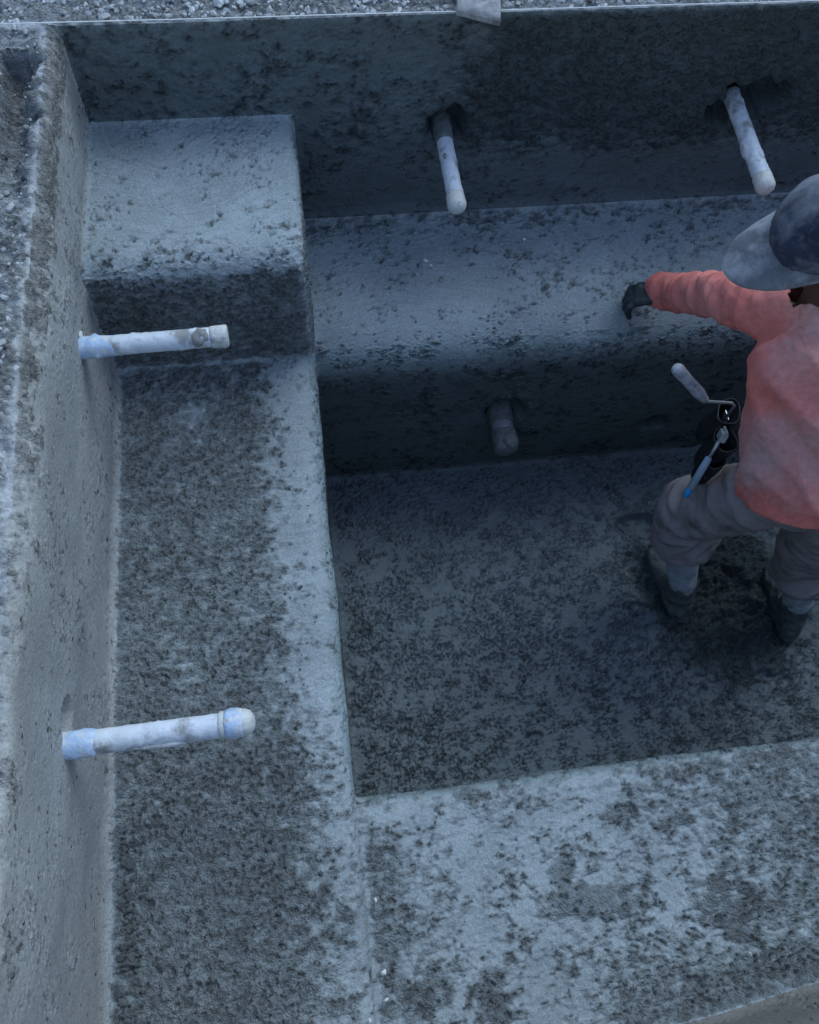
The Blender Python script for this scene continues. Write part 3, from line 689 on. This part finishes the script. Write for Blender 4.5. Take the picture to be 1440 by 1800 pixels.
# gloves: palm, four curled fingers, thumb
def glove(wr, el, fw, up, side):
    X = frame(fw, up); f, l, u = (X.col[k] for k in range(3))
    P = lambda a, b, c: wr+f*(a*0.86)+l*(b*side*0.92)+u*(c*0.9)
    bm = bmesh.new()
    chain(bm, [(wr-(wr-el).normalized()*0.03, 0.032), (wr, (0.030, 0.033, 0.024), X)])
    hull(bm, [(P(0.0, 0, 0), (0.02, 0.030, 0.020), X), (P(0.085, 0.030, 0.004), 0.015), (P(0.088, -0.032, 0.0), 0.014), (P(0.045, 0, 0), (0.03, 0.042, 0.019), X)])
    for b, ln, r, k in ((0.032, 0.92, 0.0108, 0.1), (0.011, 1.0, 0.0112, 0.0), (-0.011, 0.95, 0.0108, 0.05), (-0.031, 0.78, 0.0098, 0.15)):
        chain(bm, [(P(0.080, b, 0.002), r*1.15), (P(0.080+0.040*ln, b*1.18, -0.008), r*1.05), (P(0.080+0.058*ln, b*1.24, -0.034-0.01*k), r*0.98), (P(0.080+0.056*ln, b*1.24, -0.056-0.01*k), r*0.9)])
    chain(bm, [(P(0.022, 0.030, -0.006), 0.016), (P(0.058, 0.056, -0.022), 0.0135), (P(0.088, 0.055, -0.036), 0.012), (P(0.106, 0.046, -0.044), 0.0105)])
    me = fuse(bm, 0.0038, 2); push(me, lambda co, no: 0.0015*pn(co/0.012))
    return under(link('glove', me, 'glove'), per)
glove(LW, LE, V(-0.86, 0.28, -0.42), V(-0.30, 0.18, 0.93), -1)
glove(RW, RE, V(-0.15, 0.9, -0.40), V(0, 0.4, 0.9), 1)

# cap
cap = empty('cap', HC); cap.parent = per; cap.matrix_parent_inverse = Matrix.Translation(-per.location)
CS = 1.14
def cp(f, l, u): return hp(f*CS, l*CS, u*CS)
NA, NZ = 72, 22
pts, F = [], []
for i in range(NZ+1):
    e = (i/NZ)*math.pi/2
    for j in range(NA):
        a = j*2*math.pi/NA
        r = math.cos(e)**0.85
        seam = 0.0026*math.exp(-((((a/(math.pi/3)) % 1)-0.5)/0.035)**2)*math.cos(e)
        rf = (0.109 if math.cos(a) > 0 else 0.104)-seam; rl = 0.089-seam
        f = rf*r*math.cos(a)-0.010; l = rl*r*math.sin(a); u = 0.018+0.117*math.sin(e)**0.92-0.022*(math.cos(a) < 0)*abs(math.cos(a))*math.cos(e)
        pts.append(cp(f, l, u)[:])
for i in range(NZ):
    for j in range(NA): F.append((i*NA+j, i*NA+(j+1) % NA, (i+1)*NA+(j+1) % NA, (i+1)*NA+j))
me = bpy.data.meshes.new('crown'); me.from_pydata(pts, [], F); me.update()
push(me, lambda co, no: 0.007*pn(co/0.05+3)+0.0025*pn(co/0.022))
cr = link('crown', me, 'cap_crown'); cr.parent = cap; cr.matrix_parent_inverse = Matrix.Translation(-HC)
m_ = cr.modifiers.new('thickness', 'SOLIDIFY'); m_.thickness = 0.0022; m_.offset = -1
pts, F = [], []; NU, NV = 32, 12
for j in range(NV+1):
    s_ = j/NV
    for i in range(NU+1):
        a = math.radians(-66+132*i/NU); k = math.cos(a*90/66)
        base = (0.101*math.cos(a)-0.010, 0.0840*math.sin(a), 0.024)
        ext = 0.090*(max(k, 0)**0.5)
        f = base[0]+ext*s_; l = base[1]*(1+0.05*s_*k); u = base[2]-0.020*s_*s_-0.16*abs(l)**1.25*s_
        pts.append(cp(f, l, u)[:])
for j in range(NV):
    for i in range(NU): q = j*(NU+1)+i; F.append((q, q+1, q+NU+2, q+NU+1))
me = bpy.data.meshes.new('brim'); me.from_pydata(pts, [], F); me.update()
push(me, lambda co, no: 0.0015*pn(co/0.03))
br = link('brim', me, 'cap_brim'); br.parent = cap; br.matrix_parent_inverse = Matrix.Translation(-HC)
m_ = br.modifiers.new('thickness', 'SOLIDIFY'); m_.thickness = 0.0035; m_.offset = 0
bm = bmesh.new(); ico(bm, cp(-0.010, 0, 0.1355), (0.007, 0.007, 0.0035), 2, HFR)
o = from_bm('button', bm, 'cap_crown'); o.parent = cap; o.matrix_parent_inverse = Matrix.Translation(-HC)

# tool belt with open leather pouches on his left hip
belt = empty('tool_belt', (1.10, -0.93, 0.05)); belt.parent = per; belt.matrix_parent_inverse = Matrix.Translation(-per.location)
def on_belt(o): o.parent = belt; o.matrix_parent_inverse = Matrix.Translation((-1.10, 0.93, -0.05)); return o
bm = bmesh.new(); NB = 40; rg = []
for i in range(NB):
    a = i*2*math.pi/NB; c = HIP+spine*0.01+lat*math.cos(a)*0.172+dep*math.sin(a)*0.128; o_ = lat*math.cos(a)+dep*math.sin(a)
    rg.append([bm.verts.new(c+spine*h_+o_*w_) for h_, w_ in ((-0.024, 0), (0.024, 0), (0.024, 0.005), (-0.024, 0.005))])
for i in range(NB):
    for k in range(4): bm.faces.new((rg[i][k], rg[(i+1) % NB][k], rg[(i+1) % NB][(k+1) % 4], rg[i][(k+1) % 4]))
on_belt(from_bm('belt', bm, 'leather', None, False))
def pouch(c, out, w, d, h, tilt):
    """open-topped bag hanging at c (centre of its mouth), facing out"""
    o_ = Vector(out).normalized(); s_ = o_.cross(V(0, 0, 1)).normalized(); dn = (V(0, 0, -1)+o_*tilt).normalized()
    N = 28; L_ = 9; pts, F = [], []
    prof = [(0, 1.0), (0.02, 0.98), (0.15, 0.97), (0.35, 0.98), (0.6, 0.95), (0.8, 0.86), (0.93, 0.66), (0.99, 0.35), (1.0, 0.02)]
    for t_, k in prof:
        for j in range(N):
            a = j*2*math.pi/N; ca, sa = math.cos(a), math.sin(a)
            px = abs(ca)**0.7*(1 if ca > 0 else -1)*w/2*k; py = abs(sa)**0.8*(1 if sa > 0 else -1)*d/2*k*(1.25 if t_ < 0.1 else 1)
            sag = 0.018*max(sa, 0)*(1-t_)
            pts.append((Vector(c)+s_*px+o_*py+dn*(h*t_+sag))[:])
    for i in range(len(prof)-1):
        for j in range(N): F.append((i*N+j, i*N+(j+1) % N, (i+1)*N+(j+1) % N, (i+1)*N+j))
    me = bpy.data.meshes.new('pouch'); me.from_pydata(pts, [], F); me.update()
    push(me, lambda co, no: 0.003*pn(co/0.03))
    o = on_belt(link('pouch', me, 'leather')); q = o.modifiers.new('thickness', 'SOLIDIFY'); q.thickness = 0.003
    bm = bmesh.new(); tube(bm, [Vector(p) for p in pts[:N]]+[Vector(pts[0])], 0.0016, 6, False)
    on_belt(from_bm('pouch_rim', bm, 'leather_edge'))
pouch((1.100, -0.835, 0.085), (-0.85, 0.30, 0), 0.080, 0.038, 0.15, 0.22)
pouch((1.080, -0.905, 0.062), (-0.95, -0.15, 0), 0.075, 0.036, 0.16, 0.15)
pouch((1.062, -0.935, 0.010), (-0.9, -0.35, 0), 0.055, 0.030, 0.12, 0.15)

# trowel carried in the pouch
tr = empty('hand_trowel', (1.06, -0.84, 0.02)); tag(tr, 'trowel with rounded grey grip sticking out of the pouch at the hip', 'trowel')
bm = bmesh.new(); ga, gb = V(0.918, -0.778, 0.22), V(1.012, -0.820, 0.132)
chain(bm, [(ga, 0.0175), (ga.lerp(gb, 0.22), 0.0165), (ga.lerp(gb, 0.3), 0.0155), (ga.lerp(gb, 0.75), 0.0165), (gb, 0.011)], 3)
under(link('grip', fuse(bm, 0.003, 3), 'grip'), tr)
bm = bmesh.new(); tube(bm, [gb-(gb-ga).normalized()*0.01, V(1.020, -0.823, 0.126), V(1.088, -0.832, 0.122), V(1.098, -0.836, 0.112), V(1.098, -0.838, 0.06)], 0.0042, 10)
under(from_bm('tang', bm, 'steel'), tr)
bm = bmesh.new(); vv = []
for dx in (-0.0012, 0.0012): vv.append([bm.verts.new((1.098+dx, y, z)) for y, z in ((-0.820, 0.065), (-0.850, 0.065), (-0.848, -0.01), (-0.838, -0.03), (-0.826, -0.01))])
bm.faces.new(vv[0][::-1]); bm.faces.new(vv[1])
for k in range(5): bm.faces.new((vv[0][k], vv[0][(k+1) % 5], vv[1][(k+1) % 5], vv[1][k]))
under(from_bm('blade', bm, 'steel', None, False), tr)
# steel headed tool hanging from the belt, blue end down
ha, hb = V(1.058, -0.905, 0.085), V(0.997, -0.994, -0.100); hd = (hb-ha).normalized()
tl = empty('hanging_tool', hb); tag(tl, 'square headed hand tool with pale blue handle hanging below the pouch', 'hand tool')
HX = frame(hd, V(-0.6, 0.5, 0.6))
bm = bmesh.new(); box(bm, ha+hd*0.004, (0.026, 0.034, 0.018), HX, 0.002); box(bm, ha-hd*0.012, (0.010, 0.036, 0.006), HX, 0.001)
under(from_bm('head', bm, 'steel', None, False), tl)
bm = bmesh.new(); tube(bm, [ha+hd*0.01, ha+hd*0.085], [0.0052, 0.0046], 10); under(from_bm('shank', bm, 'steel'), tl)
bm = bmesh.new(); L_ = (hb-ha).length
tube(bm, [ha+hd*0.075, ha+hd*0.080, ha+hd*0.11, ha+hd*(L_-0.03)], [0.006, 0.0095, 0.0105, 0.010], 14); under(from_bm('handle', bm, 'greygrip'), tl)
bm = bmesh.new(); tube(bm, [ha+hd*(L_-0.031), ha+hd*(L_-0.006), ha+hd*L_], [0.0104, 0.0106, 0.008], 14); under(from_bm('handle_end', bm, 'bluegrip'), tl)
